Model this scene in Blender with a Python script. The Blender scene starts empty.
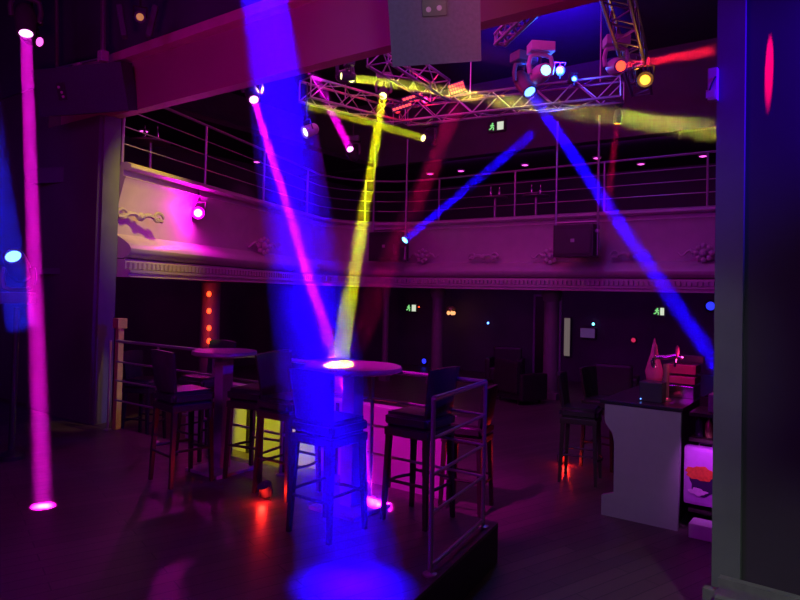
import bpy, bmesh, math, random
from mathutils import Vector, Matrix
random.seed(7)
C = bpy.context.scene.collection
SC = bpy.context.scene
PI = math.pi

# ------------------------------------------------------------------ camera
F = 650.0; EYE = 2.0; PITCH = math.radians(1.5); ROLL = math.radians(1.35); PPY = 276.0
cd = bpy.data.cameras.new('camera'); cam = bpy.data.objects.new('camera', cd); C.objects.link(cam)
cd.sensor_width = 36; cd.lens = F/800*36; cd.shift_y = (PPY-300)/800; cd.clip_start = .05
CM = Matrix.Translation((0, 0, EYE)) @ Matrix.Rotation(PI/2+PITCH, 4, 'X') @ Matrix.Rotation(ROLL, 4, 'Z')
cam.matrix_world = CM; SC.camera = cam

# ------------------------------------------------------------------ world, exposure
w = bpy.data.worlds.new('world'); SC.world = w; w.use_nodes = True
w.node_tree.nodes['Background'].inputs[0].default_value = (.36, .03, 1.0, 1)
w.node_tree.nodes['Background'].inputs[1].default_value = .04
SC.view_settings.view_transform = 'Standard'; SC.view_settings.look = 'None'
SC.view_settings.exposure = 0; SC.view_settings.gamma = 1; SC.view_settings.use_curve_mapping = False
SC.cycles.use_denoising = True
SC.cycles.max_bounces = 6; SC.cycles.volume_bounces = 0; SC.cycles.diffuse_bounces = 3
SC.cycles.sample_clamp_indirect = 2.0; SC.cycles.use_adaptive_sampling = False; SC.cycles.light_sampling_threshold = 0

# ------------------------------------------------------------------ coordinates
# the hall is turned: u runs along the balcony to the right, v away into the hall
UX, UY = .811, -.584
VX, VY = .584, .811
ANG = math.atan2(UY, UX)
def W(u, v, z=0): return Vector((UX*u+VX*v, UY*u+VY*v, z))
def uv(p): return (UX*p.x+UY*p.y, VX*p.x+VY*p.y)
def ray(px, py):
    d = Vector(((px-400)/F, -(py-PPY)/F, -1)); d = CM.to_3x3() @ d
    return d
def at_d(px, py, d):
    r = ray(px, py); return Vector((0, 0, EYE)) + r*(d/r.y)
def at_z(px, py, z):
    r = ray(px, py); return Vector((0, 0, EYE)) + r*((z-EYE)/r.z)
def at_v(px, py, v):
    r = ray(px, py); k = VX*r.x+VY*r.y; return Vector((0, 0, EYE)) + r*(v/k)
PLAT = .3

# ------------------------------------------------------------------ lights
def light(kind, name, loc, col, power, to=None, **kw):
    l = bpy.data.lights.new(name, kind); l.color = col; l.energy = power
    for k, v in kw.items(): setattr(l, k, v)
    o = bpy.data.objects.new(name, l); C.objects.link(o); o.location = loc
    if to is not None: o.rotation_euler = (Vector(to)-Vector(loc)).to_track_quat('-Z', 'Y').to_euler()
    return o
MAG = (1, .02, .75); PUR = (.55, .03, 1); BLU = (.02, .02, 1); RED = (1, .01, .04); YEL = (.85, .8, .02)
# unseen fill lights added for the hall's ambient colour, from above, aimed down and back
light('AREA', 'hall_fill_magenta', W(-5.2, 8.0, 6.3), (1, .03, .6), 55, W(-5.2, 12.5, 2.4), shape='RECTANGLE', size=5, size_y=2)
light('AREA', 'hall_fill_left', W(-5.0, 8.0, 6.0), (1, .1, .6), 2, W(-9, 8.5, 3), shape='RECTANGLE', size=2, size_y=2)
light('AREA', 'hall_fill_low', W(-5.5, 8.0, 5.8), (.95, .05, .8), 16, W(-5.5, 9.5, 0), shape='RECTANGLE', size=3, size_y=3)
# front of house: added magenta fill from the left, dim neutral work light from the right
light('AREA', 'front_fill_magenta', (-3.0, 1.0, 4.2), (.72, .0, 1), 56, (-1.6, 5.0, .3), shape='RECTANGLE', size=1.6, size_y=1.6)
light('AREA', 'hall_fill_purple', W(-3.4, 4.85, 4.7), (.6, .01, 1), 38, W(-4.5, 15, 2.6), shape='RECTANGLE', size=4, size_y=.5)  # unseen fill added behind the bulkhead to brighten the dark hall
light('AREA', 'under_balcony_fill', W(-4.5, 12.6, 2.08), (.6, .0, 1), 9, W(-4.5, 15, .9), shape='RECTANGLE', size=9, size_y=.2)  # added fill, turned away from the camera, lifts the dark below the balcony
light('AREA', 'under_balcony_fill_left', W(-9.6, 8.5, 2.08), (.65, .0, .9), 6, W(-13, 9.0, .9), shape='RECTANGLE', size=4, size_y=.2)  # same kind of added fill under the left balcony
light('AREA', 'gallery_fill', W(-4.5, 13.7, 5.25), (.6, .0, 1), 8, W(-4.5, 17, 4.2), shape='RECTANGLE', size=9, size_y=.2)  # unseen fill added to lift the dark back of the gallery
# dim white work lights above the place the photographer stands
light('SPOT', 'worklight_bar', (.3, -.6, 3.2), (.8, .85, 1), 140, (2.1, 5.6, .95), spot_size=.3, spot_blend=.6, shadow_soft_size=.2)
light('SPOT', 'worklight_pillar', (1.0, -.8, 2.9), (.75, .95, 1), 42, (1.55, 4.0, 2.3), spot_size=.42, spot_blend=.8, shadow_soft_size=.2)
light('SPOT', 'worklight_loudspeaker', (0.3, -.5, 2.6), (.75, .9, 1), 110, at_d(434, 5, 3.9), spot_size=.34, spot_blend=.6, shadow_soft_size=.2)
light('SPOT', 'worklight_sofa', (1.6, -.2, 3.6), (.85, 1, .75), 260, (1.75, 2.9, .6), spot_size=.5, spot_blend=.8, shadow_soft_size=.1)
light('SPOT', 'fascia_spot_red', (-1.6, 2.2, 2.4), (1, .0, .42), 220, at_v(190, 90, 4.4), spot_size=1.5, spot_blend=1, shadow_soft_size=.2)
light('SPOT', 'fascia_spot_red', (.7, 1.4, 2.9), (1, .01, .22), 150, at_v(530, 0, 4.4), spot_size=.7, spot_blend=1, shadow_soft_size=.1)
# yellow light raking the near end of the left balcony, and the low wall behind the stools
light('SPOT', 'balcony_spot_yellow', W(-5.6, 5.0, 5.2), (1, .7, .0), 560, W(-8.0, 5.1, 2.9), spot_size=.62, spot_blend=1, shadow_soft_size=.1)
light('SPOT', 'low_wall_spot_yellow', W(-5.9, 3.7, 3.9), (.85, .85, .0), 1000, W(-5.75, 5.45, .42), spot_size=.36, spot_blend=.3, shadow_soft_size=.03)
light('SPOT', 'low_wall_spot_magenta', W(-3.0, 3.3, 3.85), (1, .0, .75), 640, W(-3.6, 5.1, .5), spot_size=.72, spot_blend=.8, shadow_soft_size=.05)
light('SPOT', 'wall_spot_blue', (3.4, 2.6, 3.9), (.05, .0, 1), 900, at_v(850, 50, 4.4), spot_size=.95, spot_blend=1, shadow_soft_size=.1)
light('SPOT', 'wall_spot_blue', (-4.5, 5.0, 4.0), (.1, .02, 1), 60, (-5.5, 8.2, 3.2), spot_size=1.0, spot_blend=1, shadow_soft_size=.1)
light('SPOT', 'ceiling_spot_blue', at_d(560, 66, 9.7), (.03, .0, 1), 3800, at_d(545, 5, 12), spot_size=1.15, spot_blend=1, shadow_soft_size=.1)

# ------------------------------------------------------------------ materials
def mat(name, col, rough=.6, metal=0, emit=None, es=0, var=.25, scale=6, bump=0, spec=.5):
    m = bpy.data.materials.new(name); m.use_nodes = True; nt = m.node_tree; b = nt.nodes['Principled BSDF']
    tc = nt.nodes.new('ShaderNodeTexCoord'); n = nt.nodes.new('ShaderNodeTexNoise'); n.inputs['Scale'].default_value = scale
    n.inputs['Detail'].default_value = 5
    nt.links.new(tc.outputs['Object'], n.inputs['Vector'])
    mx = nt.nodes.new('ShaderNodeMix'); mx.data_type = 'RGBA'
    mx.inputs[6].default_value = (*[c*(1-var) for c in col], 1); mx.inputs[7].default_value = (*[min(1, c*(1+var)) for c in col], 1)
    nt.links.new(n.outputs[0], mx.inputs[0]); nt.links.new(mx.outputs[2], b.inputs['Base Color'])
    b.inputs['Roughness'].default_value = rough; b.inputs['Metallic'].default_value = metal
    b.inputs['Specular IOR Level'].default_value = spec
    if bump:
        bp = nt.nodes.new('ShaderNodeBump'); bp.inputs['Strength'].default_value = bump; bp.inputs['Distance'].default_value = .01
        nt.links.new(n.outputs[0], bp.inputs['Height']); nt.links.new(bp.outputs[0], b.inputs['Normal'])
    if emit:
        b.inputs['Emission Color'].default_value = (*emit, 1); b.inputs['Emission Strength'].default_value = es
    return m
M = {}
M['floor'] = mat('dark_parquet', (.085, .06, .065), .42, scale=3, bump=.1)
def plank(m):
    nt = m.node_tree; b = nt.nodes['Principled BSDF']
    br = nt.nodes.new('ShaderNodeTexBrick'); br.inputs['Scale'].default_value = 1; br.inputs['Brick Width'].default_value = 1.2
    br.inputs['Row Height'].default_value = .12; br.inputs['Mortar Size'].default_value = .004
    br.inputs['Color1'].default_value = (.10, .07, .075, 1); br.inputs['Color2'].default_value = (.065, .045, .05, 1); br.inputs['Mortar'].default_value = (.02, .015, .02, 1)
    tc = nt.nodes.new('ShaderNodeTexCoord'); mp = nt.nodes.new('ShaderNodeMapping'); mp.inputs['Rotation'].default_value[2] = ANG
    nt.links.new(tc.outputs['Object'], mp.inputs[0]); nt.links.new(mp.outputs[0], br.inputs['Vector']); nt.links.new(br.outputs[0], b.inputs['Base Color'])
plank(M['floor'])
M['wall'] = mat('dark_wall_paint', (.09, .07, .10), .8, scale=2)
M['pillar'] = mat('pillar_paint', (.035, .028, .045), .75, scale=3)
M['pillargrey'] = mat('grey_green_pillar_paint', (.12, .15, .14), .6, scale=4)
M['navy'] = mat('navy_wall_paint', (.06, .06, .11), .8, scale=2)
M['ceil'] = mat('black_ceiling_paint', (.03, .025, .035), .9)
M['fascia'] = mat('burgundy_fascia_paint', (.34, .09, .2), .7, scale=1.5, var=.12)
M['fasciatrim'] = mat('brown_moulding', (.6, .42, .4), .55, scale=4)
M['plaster'] = mat('balcony_plaster', (.42, .38, .38), .42, scale=5, var=.15, bump=.15)
M['platside'] = mat('platform_riser', (.02, .018, .02), .6)
M['steel'] = mat('brushed_steel', (.6, .58, .6), .3, metal=.9, var=.05, scale=20)
M['railsteel'] = mat('rail_steel', (.42, .38, .42), .35, metal=.7, var=.05, scale=20)
M['alu'] = mat('truss_aluminium', (.34, .33, .36), .35, metal=.8, var=.08, scale=15)
M['black'] = mat('black_plastic', (.02, .02, .023), .45)
M['fixture'] = mat('black_fixture_casing', (.05, .05, .06), .4)
M['greyfix'] = mat('silver_fixture_casing', (.35, .35, .37), .4)
M['leather'] = mat('dark_leather', (.028, .02, .028), .38, scale=30, bump=.3)
M['wood'] = mat('dark_wood', (.03, .018, .02), .4, scale=8)
M['tabletop'] = mat('dark_table_laminate', (.16, .13, .14), .35, scale=10)
M['pedestal'] = mat('grey_pedestal', (.30, .28, .33), .45, scale=8)
M['speaker'] = mat('grey_speaker_paint', (.17, .17, .215), .7, scale=40, bump=.2)
M['speakerdark'] = mat('navy_speaker_paint', (.05, .055, .09), .7, scale=40, bump=.2)
M['grille'] = mat('speaker_grille', (.03, .02, .03), .5, scale=120, bump=.5)
M['plate'] = mat('connector_plate', (.04, .04, .05), .4)
M['white'] = mat('white_plastic', (.6, .6, .6), .5)
M['barpanel'] = mat('pale_bar_panel', (.30, .29, .33), .55, scale=12, var=.08)
M['bartop'] = mat('black_bar_top', (.02, .02, .025), .3)
M['pinkglass'] = mat('pink_glass', (.55, .05, .2), .15, scale=10)
M['chrome'] = mat('chrome', (.75, .72, .75), .15, metal=1, var=.03)
M['bottle'] = mat('dark_bottle_glass', (.05, .02, .08), .1)
M['lowwall'] = mat('pale_low_wall', (.55, .52, .52), .6, scale=3)
M['brass'] = mat('brass', (.7, .5, .2), .35, metal=.6, scale=12)
M['sofa'] = mat('grey_leather', (.12, .135, .125), .32, scale=25, bump=.25)
M['lampcol'] = mat('column_paint', (.16, .13, .16), .5)
def glow(name, col, s): return mat(name, (.1, .1, .1), .4, emit=col, es=s, var=0)
G = {'mag': glow('magenta_lens', (1, .35, .9), 4), 'yel': glow('yellow_lens', (1, 1, .35), 2.6), 'blu': glow('blue_lens', (.1, .25, 1), 5),
     'red': glow('red_lens', (1, .06, .02), 3), 'dimamb': glow('dim_amber_lens', (1, .4, .1), .45), 'amb': glow('amber_lens', (1, .35, .02), 2.6), 'cyan': glow('cyan_lens', (.15, .8, 1), 5), 'wht': glow('white_glow', (1, .9, 1), 3),
     'pink': glow('pink_lens', (1, .1, .75), 2.5), 'green': glow('green_sign', (.25, .8, .25), 1), 'off': M['plate'], 'dimblue': glow('dim_blue_lens', (.02, .03, 1), 1.6),
     'dimred': glow('dim_red_lens', (1, .03, .15), .6), 'ember': glow('red_bulb', (1, .05, .01), 4), 'strip': glow('cream_light_panel', (.55, .45, .4), .22)}

# ------------------------------------------------------------------ mesh building
class MB:
    def __init__(s): s.v = []; s.f = []; s.sm = []
    def add(s, vs, fs, smooth=False, mtx=None):
        n = len(s.v); s.v += [tuple(mtx @ Vector(v)) if mtx else tuple(v) for v in vs]
        s.f += [[i+n for i in f] for f in fs]; s.sm += [smooth]*len(fs); return s
    def box(s, c, size, rot=0, bev=.0, mtx=None):
        bm = bmesh.new(); bmesh.ops.create_cube(bm, size=1)
        bmesh.ops.scale(bm, vec=size, verts=bm.verts)
        if bev: bmesh.ops.bevel(bm, geom=list(bm.edges), offset=bev, segments=2, affect='EDGES', profile=.7)
        m = Matrix.Translation(c) @ Matrix.Rotation(rot, 4, 'Z')
        if mtx: m = mtx @ m
        bm.verts.index_update(); s.add([v.co[:] for v in bm.verts], [[v.index for v in f.verts] for f in bm.faces], False, m); bm.free(); return s
    def tube(s, pts, r, n=8, close=False, r2=None):
        pts = [Vector(p) for p in pts]; vs = []; fs = []; L = len(pts); up = None
        for i, p in enumerate(pts):
            if close: t = pts[(i+1) % L]-pts[i-1]
            else: t = pts[min(i+1, L-1)]-pts[max(i-1, 0)]
            t.normalize()
            if up is None: up = t.orthogonal().normalized()
            a = (up - t*up.dot(t)).normalized(); up = a; b = t.cross(a)
            rr = r if r2 is None else r+(r2-r)*i/max(1, L-1)
            for k in range(n):
                q = 2*PI*k/n; vs.append(p+a*math.cos(q)*rr+b*math.sin(q)*rr)
        for i in range(L if close else L-1):
            for k in range(n):
                j = (i+1) % L; fs.append([i*n+k, i*n+(k+1) % n, j*n+(k+1) % n, j*n+k])
        if not close: fs += [list(range(n))[::-1], [(L-1)*n+k for k in range(n)]]
        return s.add(vs, fs, True)
    def lathe(s, prof, n=20, mtx=None, caps=True):
        vs = []; fs = []
        for r, z in prof:
            for k in range(n): vs.append((r*math.cos(2*PI*k/n), r*math.sin(2*PI*k/n), z))
        for i in range(len(prof)-1):
            for k in range(n): fs.append([i*n+k, i*n+(k+1) % n, (i+1)*n+(k+1) % n, (i+1)*n+k])
        if caps: fs += [list(range(n))[::-1], [(len(prof)-1)*n+k for k in range(n)]]
        return s.add(vs, fs, True, mtx)
    def prism(s, poly, z0, z1, mtx=None):
        n = len(poly); vs = [(x, y, z0) for x, y in poly]+[(x, y, z1) for x, y in poly]
        fs = [list(range(n))[::-1], list(range(n, 2*n))]+[[k, (k+1) % n, n+(k+1) % n, n+k] for k in range(n)]
        return s.add(vs, fs, False, mtx)
    def build(s, name, m, parent=None, sharp=40):
        me = bpy.data.meshes.new(name); me.from_pydata(s.v, [], s.f); me.update()
        bm = bmesh.new(); bm.from_mesh(me); bmesh.ops.recalc_face_normals(bm, faces=bm.faces); bm.to_mesh(me); bm.free()
        for p, q in zip(me.polygons, s.sm): p.use_smooth = q
        me.materials.append(m); o = bpy.data.objects.new(name, me); C.objects.link(o)
        if parent: o.parent = parent
        if any(s.sm): me.set_sharp_from_angle(angle=math.radians(sharp))
        return o
def empty(name, label, cat, loc=(0, 0, 0), rz=0, group=None):
    o = bpy.data.objects.new(name, None); C.objects.link(o); o.location = loc; o.rotation_euler = (0, 0, rz); o.empty_display_size = .1
    return tag(o, label, cat, group)
def tag(o, label, cat, group=None, kind=None):
    o['label'] = label; o['category'] = cat
    if group: o['group'] = group
    if kind: o['kind'] = kind
    return o
def struct(o, label=None):
    o['kind'] = 'structure'
    if label: o['label'] = label
    return o
def kids(o): return [c for c in bpy.data.objects if c.parent == o]
def copy_tree(o, parent=None):
    c = o.copy(); C.objects.link(c); c.parent = parent
    for ch in kids(o): copy_tree(ch, c)
    return c
def dup(o, label, loc, rz):
    c = copy_tree(o); c['label'] = label; c.location = loc; c.rotation_euler = (0, 0, rz); return c
def aim(d, up=Vector((0, 0, 1))):
    """matrix whose +Z looks along d"""
    return Vector(d).to_track_quat('Z', 'Y').to_matrix().to_4x4()
def quad(mb, pts): return mb.add(pts, [list(range(len(pts)))])
def wbox(mb, u0, u1, v0, v1, z0, z1):
    return mb.prism([W(u0, v0)[:2], W(u1, v0)[:2], W(u1, v1)[:2], W(u0, v1)[:2]], z0, z1)

# ================================================================== SETTING
VF = 4.4                       # the line of the proscenium between foyer and hall
struct(wbox(MB(), -14, 5, -6, 18, -.2, 0).build('floor', M['floor']), 'dark plank floor lit purple')
PE = -2.1                      # right edge of the raised platform
_n, _f = at_z(430, 575, PLAT), at_z(486, 525, PLAT)
_t = (_f-_n).normalized(); _o = Vector((_t.y, -_t.x, 0))*.06
_c = _f+_t*.1+_o; _q = _n-_t*6+_o; vc = uv(_c)[1]
PP = [W(-14, -6)[:2], _q[:2], _c[:2], W(-14, vc)[:2]]
struct(MB().prism(PP, .004, PLAT-.025).build('trim_1', M['platside']), 'black riser of the raised platform')
struct(MB().prism(PP, PLAT-.025, PLAT).build('floor_platform', M['floor']), 'raised plank floor under the high tables')
# proscenium: fascia, mouldings, wall above
FB, FT = 4.12, 4.72
FD = .14                       # thickness of the bulkhead
struct(wbox(MB(), -8.9, 3.5, VF, VF+FD, FB, FT).build('wall_fascia', M['fascia']), 'burgundy bulkhead over the opening')
struct(wbox(MB(), -8.9, 3.5, VF-.12, VF+FD, FT, FT+.11).build('trim_2', M['fasciatrim']), 'brown moulding along the top of the bulkhead')
struct(wbox(MB(), -14, 3.5, VF+.02, VF+.35, FT+.11, 6.4).build('wall_front_upper', M['navy']))
struct(wbox(MB(), -14, 4, -4, VF+.35, 6.4, 6.5).build('ceiling', M['ceil']))
struct(wbox(MB(), -15, 5, VF+.35, 18, 7.0, 7.1).build('ceiling_hall', M['ceil']))
# left pillar and left wall
PD = .16; ul = uv(at_v(117, 250, VF+PD))[0]
struct(wbox(MB(), ul-1.65, ul-.05, VF-.1, VF+.1, PLAT, FB).build('wall_left_pillar', M['wall']), 'dark wide pillar left of the opening')
struct(wbox(MB(), ul-.05, ul, VF-.06, VF+PD, PLAT, FB).build('trim_3', M['pillargrey']), 'grey corner strip of the left pillar')
struct(wbox(MB(), ul-5, ul-1.65, VF+.05, VF+.35, PLAT, 4.83).build('wall_left', M['wall']), 'dark wall at the left edge')
# right pillar and right wall
u0 = uv(at_v(716, 300, VF))[0]; u1 = uv(at_v(744, 300, VF))[0]
b = wbox(MB(), u0, u1, VF-.05, VF+.3, 0, 6.4); struct(b.build('wall_right_pillar', M['pillargrey']), 'narrow grey pillar right of the opening')
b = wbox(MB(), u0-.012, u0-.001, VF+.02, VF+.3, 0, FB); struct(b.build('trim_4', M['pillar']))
struct(wbox(MB(), u1, u1+3.5, VF+.0, VF+.3, 0, 6.4).build('wall_right', M['pillar']), 'dark wall at the right edge')
# hall shell
struct(wbox(MB(), -13.2, 5, 15.0, 15.2, 0, 3.2).build('wall_back', M['wall']))
struct(wbox(MB(), -13.2, 5, 17.0, 17.2, 3.2, 7).build('wall_back_upper', M['wall']))
struct(wbox(MB(), -13.4, -13.2, 4.7, 17.2, 0, 7).build('wall_hall_left', M['wall']))
struct(wbox(MB(), 3.5, 3.7, 4.7, 17.2, 0, 7).build('wall_hall_right', M['wall']))
struct(wbox(MB(), -13.2, 3.5, 13.4, 13.6, 5.3, 7).build('wall_gallery_bulkhead', M['wall']))
struct(wbox(MB(), -13.2, 3.5, 13.6, 17, 5.3, 5.4).build('ceiling_gallery', M['ceil']))
struct(wbox(MB(), -13.2, -10.6, 4.75, 13.4, 5.3, 5.4).build('ceiling_side_gallery', M['ceil']))

# ------------------------------------------------------------------ balcony, swept along a path
BT, BB = 3.55, 2.12
c0 = at_z(124, 165, BT); c1 = at_z(262, 203, BT); c2 = at_z(374, 227, BT); c3 = at_z(557, 216, BT); c4 = at_z(716, 208, BT)
print('balcony', [tuple(round(q, 2) for q in uv(p)) for p in (c0, c1, c2, c3, c4)])
ctl = [uv(p) for p in (c0, c1)]
s = (ctl[1][0]-ctl[0][0])/(ctl[1][1]-ctl[0][1])
def lin(v): return ctl[0][0]+s*(v-ctl[0][1])
VB = (uv(c3)[1]+uv(c4)[1])/2
RC = 1.6; uc = lin(VB-RC)
path = [(lin(4.59), 4.59)] + [(lin(v), v) for v in (6, 7.5, 9, VB-RC-.4)]
for k in range(0, 9):
    a = k/8*PI/2; path.append((uc+RC*(1-math.cos(a))*1.0, VB-RC+RC*math.sin(a)))
path += [(uc+RC+t, VB) for t in (1, 2.5, 4, 6)]+[(3.4, VB)]
pth = [W(u, v) for u, v in path]
# direction of outward (towards the hall's middle) offset
def outn(i):
    a = pth[max(i-1, 0)]; b_ = pth[min(i+1, len(pth)-1)]; t = (b_-a).normalized(); return Vector((t.y, -t.x, 0))
def sweep(mb, prof, smooth=True, closed=True):
    n = len(prof); vs = []; fs = []
    for i, p in enumerate(pth):
        o = outn(i)
        for off, z in prof: vs.append((p.x+o.x*off, p.y+o.y*off, z))
    for i in range(len(pth)-1):
        for k in range(n if closed else n-1): fs.append([i*n+k, (i+1)*n+k, (i+1)*n+(k+1) % n, i*n+(k+1) % n])
    fs += [list(range(n)), [(len(pth)-1)*n+k for k in range(n)][::-1]]
    return mb.add(vs, fs, smooth)
bal = empty('balcony', 'curved plaster balcony front with dentil cornice running round the hall', 'balcony', pth[0].to_tuple()[:2]+(0,))
bal['kind'] = 'structure'
BL = Matrix.Translation(-Vector((pth[0].x, pth[0].y, 0)))
def bchild(mb, name, m):
    mb.v = [tuple(BL @ Vector(v)) for v in mb.v]; return mb.build(name, m, bal, 30)
bchild(sweep(MB(), [(-1.5, BT-.2), (-.12, BT-.2), (-.12, BT), (-1.5, BT)]), 'gallery_floor', M['wall'])
bchild(sweep(MB(), [(-.14, BT-.07), (.1, BT-.07), (.14, BT-.04), (.14, BT), (.08, BT+.03), (-.14, BT+.03)]), 'ledge', M['plaster'])
pr = [(-.12, BT-.07), (.02, BT-.07), (.02, BT-.14), (.07, BT-.16)]
for k in range(9):
    t = k/8; pr.append((.05-.12*math.sin(t*PI*.55), BT-.18-.70*t))
for k in range(9):
    t = k/8; pr.append((-.04+.22*math.sin(t*PI*.75), BT-.90-.27*t))
pr += [(.06, BT-1.19), (-.12, BT-1.19)]
bchild(sweep(MB(), pr), 'panel_front', M['plaster'])
bchild(sweep(MB(), [(-.12, BB+.23), (.08, BB+.23), (.1, BB+.2), (.1, BB+.1), (.18, BB+.09), (.18, BB+.06), (.15, BB+.05), (.15, BB+.02), (.2, BB), (-.12, BB)], False), 'cornice', M['plaster'])
bchild(sweep(MB(), [(-1.6, BB+.02), (-.12, BB+.02), (-.12, BB+.1), (-1.6, BB+.1)], False), 'underside', M['wall'])
dm = MB()
for i in range(len(pth)-1):
    a, b_ = pth[i], pth[i+1]; L = (b_-a).length; n = int(L/.085); t = (b_-a)/L; o = Vector((t.y, -t.x, 0)); rz = math.atan2(t.y, t.x)
    for k in range(n):
        p = a+t*(k+.5)*L/n+o*.125; dm.box((p.x, p.y, BB+.15), (.045, .05, .075), rz)
bchild(dm, 'dentil_course', M['plaster'])
# relief ornaments: rosettes and scrolls
def ornament(px, py, kind, lab):
    p = at_v(px, py, VB-.05) if px > 380 else None
    if p is None:
        best = None
        for t in range(200):
            v = 4.9+t*.045; q = W(lin(v)+.03, v, 0); d = ray(px, py); qx = q.x/q.y
            if best is None or abs(qx-d.x/d.y) < best[0]: best = (abs(qx-d.x/d.y), q, d)
        q, d = best[1], best[2]; p = Vector((q.x, q.y, EYE+d.z/d.y*q.y)); n = Vector((VX, VY, 0)).cross(Vector((0, 0, 1))).normalized()
    else: n = Vector((-VX, -VY, 0))
    X = n.cross(Vector((0, 0, 1))).normalized()
    m = Matrix((( X.x, 0, n.x, p.x), (X.y, 0, n.y, p.y), (0, 1, 0, p.z), (0, 0, 0, 1)))
    mb = MB()
    if kind == 'r':
        mb.lathe([(.05, 0), (.07, .05), (.04, .09), (.01, .1)], 12, m)
        for k in range(8):
            a = k*PI/4; mb.lathe([(.02, -.02), (.05, .03), (.045, .05), (.012, .07)], 8, m @ Matrix.Translation((.12*math.cos(a), .12*math.sin(a), 0)))
        for sgn in (-1, 1):
            mb.tube([m @ Vector((sgn*(.16+.05*k), .05*math.sin(k*1.3), .03)) for k in range(6)], .035, 6, r2=.012)
    else:
        for sgn in (-1, 1):
            pts = []
            for k in range(16):
                a = k*.45; rr = .09-.005*k; pts.append(m @ Vector((sgn*(.35-k*.0+rr*math.cos(a)-.1), rr*math.sin(a), .04)))
            mb.tube(pts, .022, 6)
            mb.tube([m @ Vector((sgn*(.02+.06*k), .03*math.sin(k), .035)) for k in range(6)], .03, 6)
        mb.lathe([(.05, 0), (.06, .04), (.02, .08)], 10, m)
    return bchild(mb, 'ornament', M['plaster'])
for a in ((423, 256, 'r', ''), (484, 257, 's', ''), (551, 256, 'r', ''), (630, 255, 's', ''), (704, 253, 'r', ''), (140, 217, 's', ''), (262, 246, 'r', ''), (330, 252, 's', '')): ornament(*a)
# gallery railing: posts and four rails, follows the balcony
rl = empty('gallery_railing', 'thin metal railing with long horizontal rails on top of the balcony', 'railing', (pth[0].x, pth[0].y, BT+.03))
RLm = Matrix.Translation(-Vector((pth[0].x, pth[0].y, BT+.03)))
for k, z in enumerate((.92, .68, .46, .24)):
    mb = MB(); pts = [RLm @ Vector((p.x, p.y, BT+.03+z)) for p in pth]; mb.tube(pts, .022 if k == 0 else .009, 6); mb.build('rail', M['railsteel'], rl)
acc = 0
postpx = []
L = 0; last = -9
for i in range(len(pth)-1):
    a, b_ = pth[i], pth[i+1]; seg = (b_-a).length; t = (b_-a)/seg; x = 0
    while x < seg:
        if L+x-last >= 1.75:
            p = a+t*x; mb = MB(); mb.tube([RLm @ Vector((p.x, p.y, BT+.03)), RLm @ Vector((p.x, p.y, BT+.95))], .02, 8); mb.build('post', M['railsteel'], rl); last = L+x
        x += .05
    L += seg

# ------------------------------------------------------------------ columns under the balcony
def column(px, v, label, r=.15):
    p = at_v(px, 350, v); o = empty('column', label, 'column', (p.x, p.y, 0), 0, 'columns under the balcony')
    MB().lathe([(r, .12), (r*.98, 1.9)], 24).build('shaft', M['lampcol'], o)
    MB().box((0, 0, .06), (r*2.7, r*2.7, .12), ANG, .01).build('plinth', M['lampcol'], o)
    MB().lathe([(r, 1.9), (r*1.15, 1.93), (r*1.2, 1.98), (r*1.35, 2.02), (r*1.35, 2.13)], 24).build('capital', M['lampcol'], o)
    return o
column(551, VB+.35, 'round column under the balcony left of the pale wall light')
column(437, VB+.35, 'round column under the balcony right behind the railing corner', .13)
column(385, VB+.0, 'thin round column under the corner of the balcony', .07)
p = W(lin(6.9)-.25, 6.9)
lc = empty('column', 'dark column under the left balcony carrying red bulbs', 'column', (p.x, p.y, 0), ANG, 'columns under the balcony')
pc = at_d(209, 350, p.y)
lc.location = (pc.x, pc.y, 0)
MB().lathe([(.16, .12), (.155, 2.1)], 20).build('shaft', M['lampcol'], lc)
MB().box((0, 0, .06), (.42, .42, .12), 0, .01).build('plinth', M['lampcol'], lc)
for k, py in enumerate((294, 311, 328, 341)):
    q = at_d(209, py, p.y-.2)
    o = tag(MB().lathe([(.012, -.045), (.03, -.03), (.038, 0), (.028, .03), (.008, .045)], 12).build('red_bulb', G['ember']),
            ['topmost red bulb on the dark column under the left balcony', 'second red bulb from the top on the dark column', 'third red bulb from the top on the dark column', 'lowest red bulb on the dark column, just above the round table'][k], 'light bulb', 'red bulbs down the column')
    o.location = q
    light('POINT', 'bulb_light', q+Vector((0, -.08, 0)), (1, .03, .01), .9, shadow_soft_size=.03)

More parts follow.
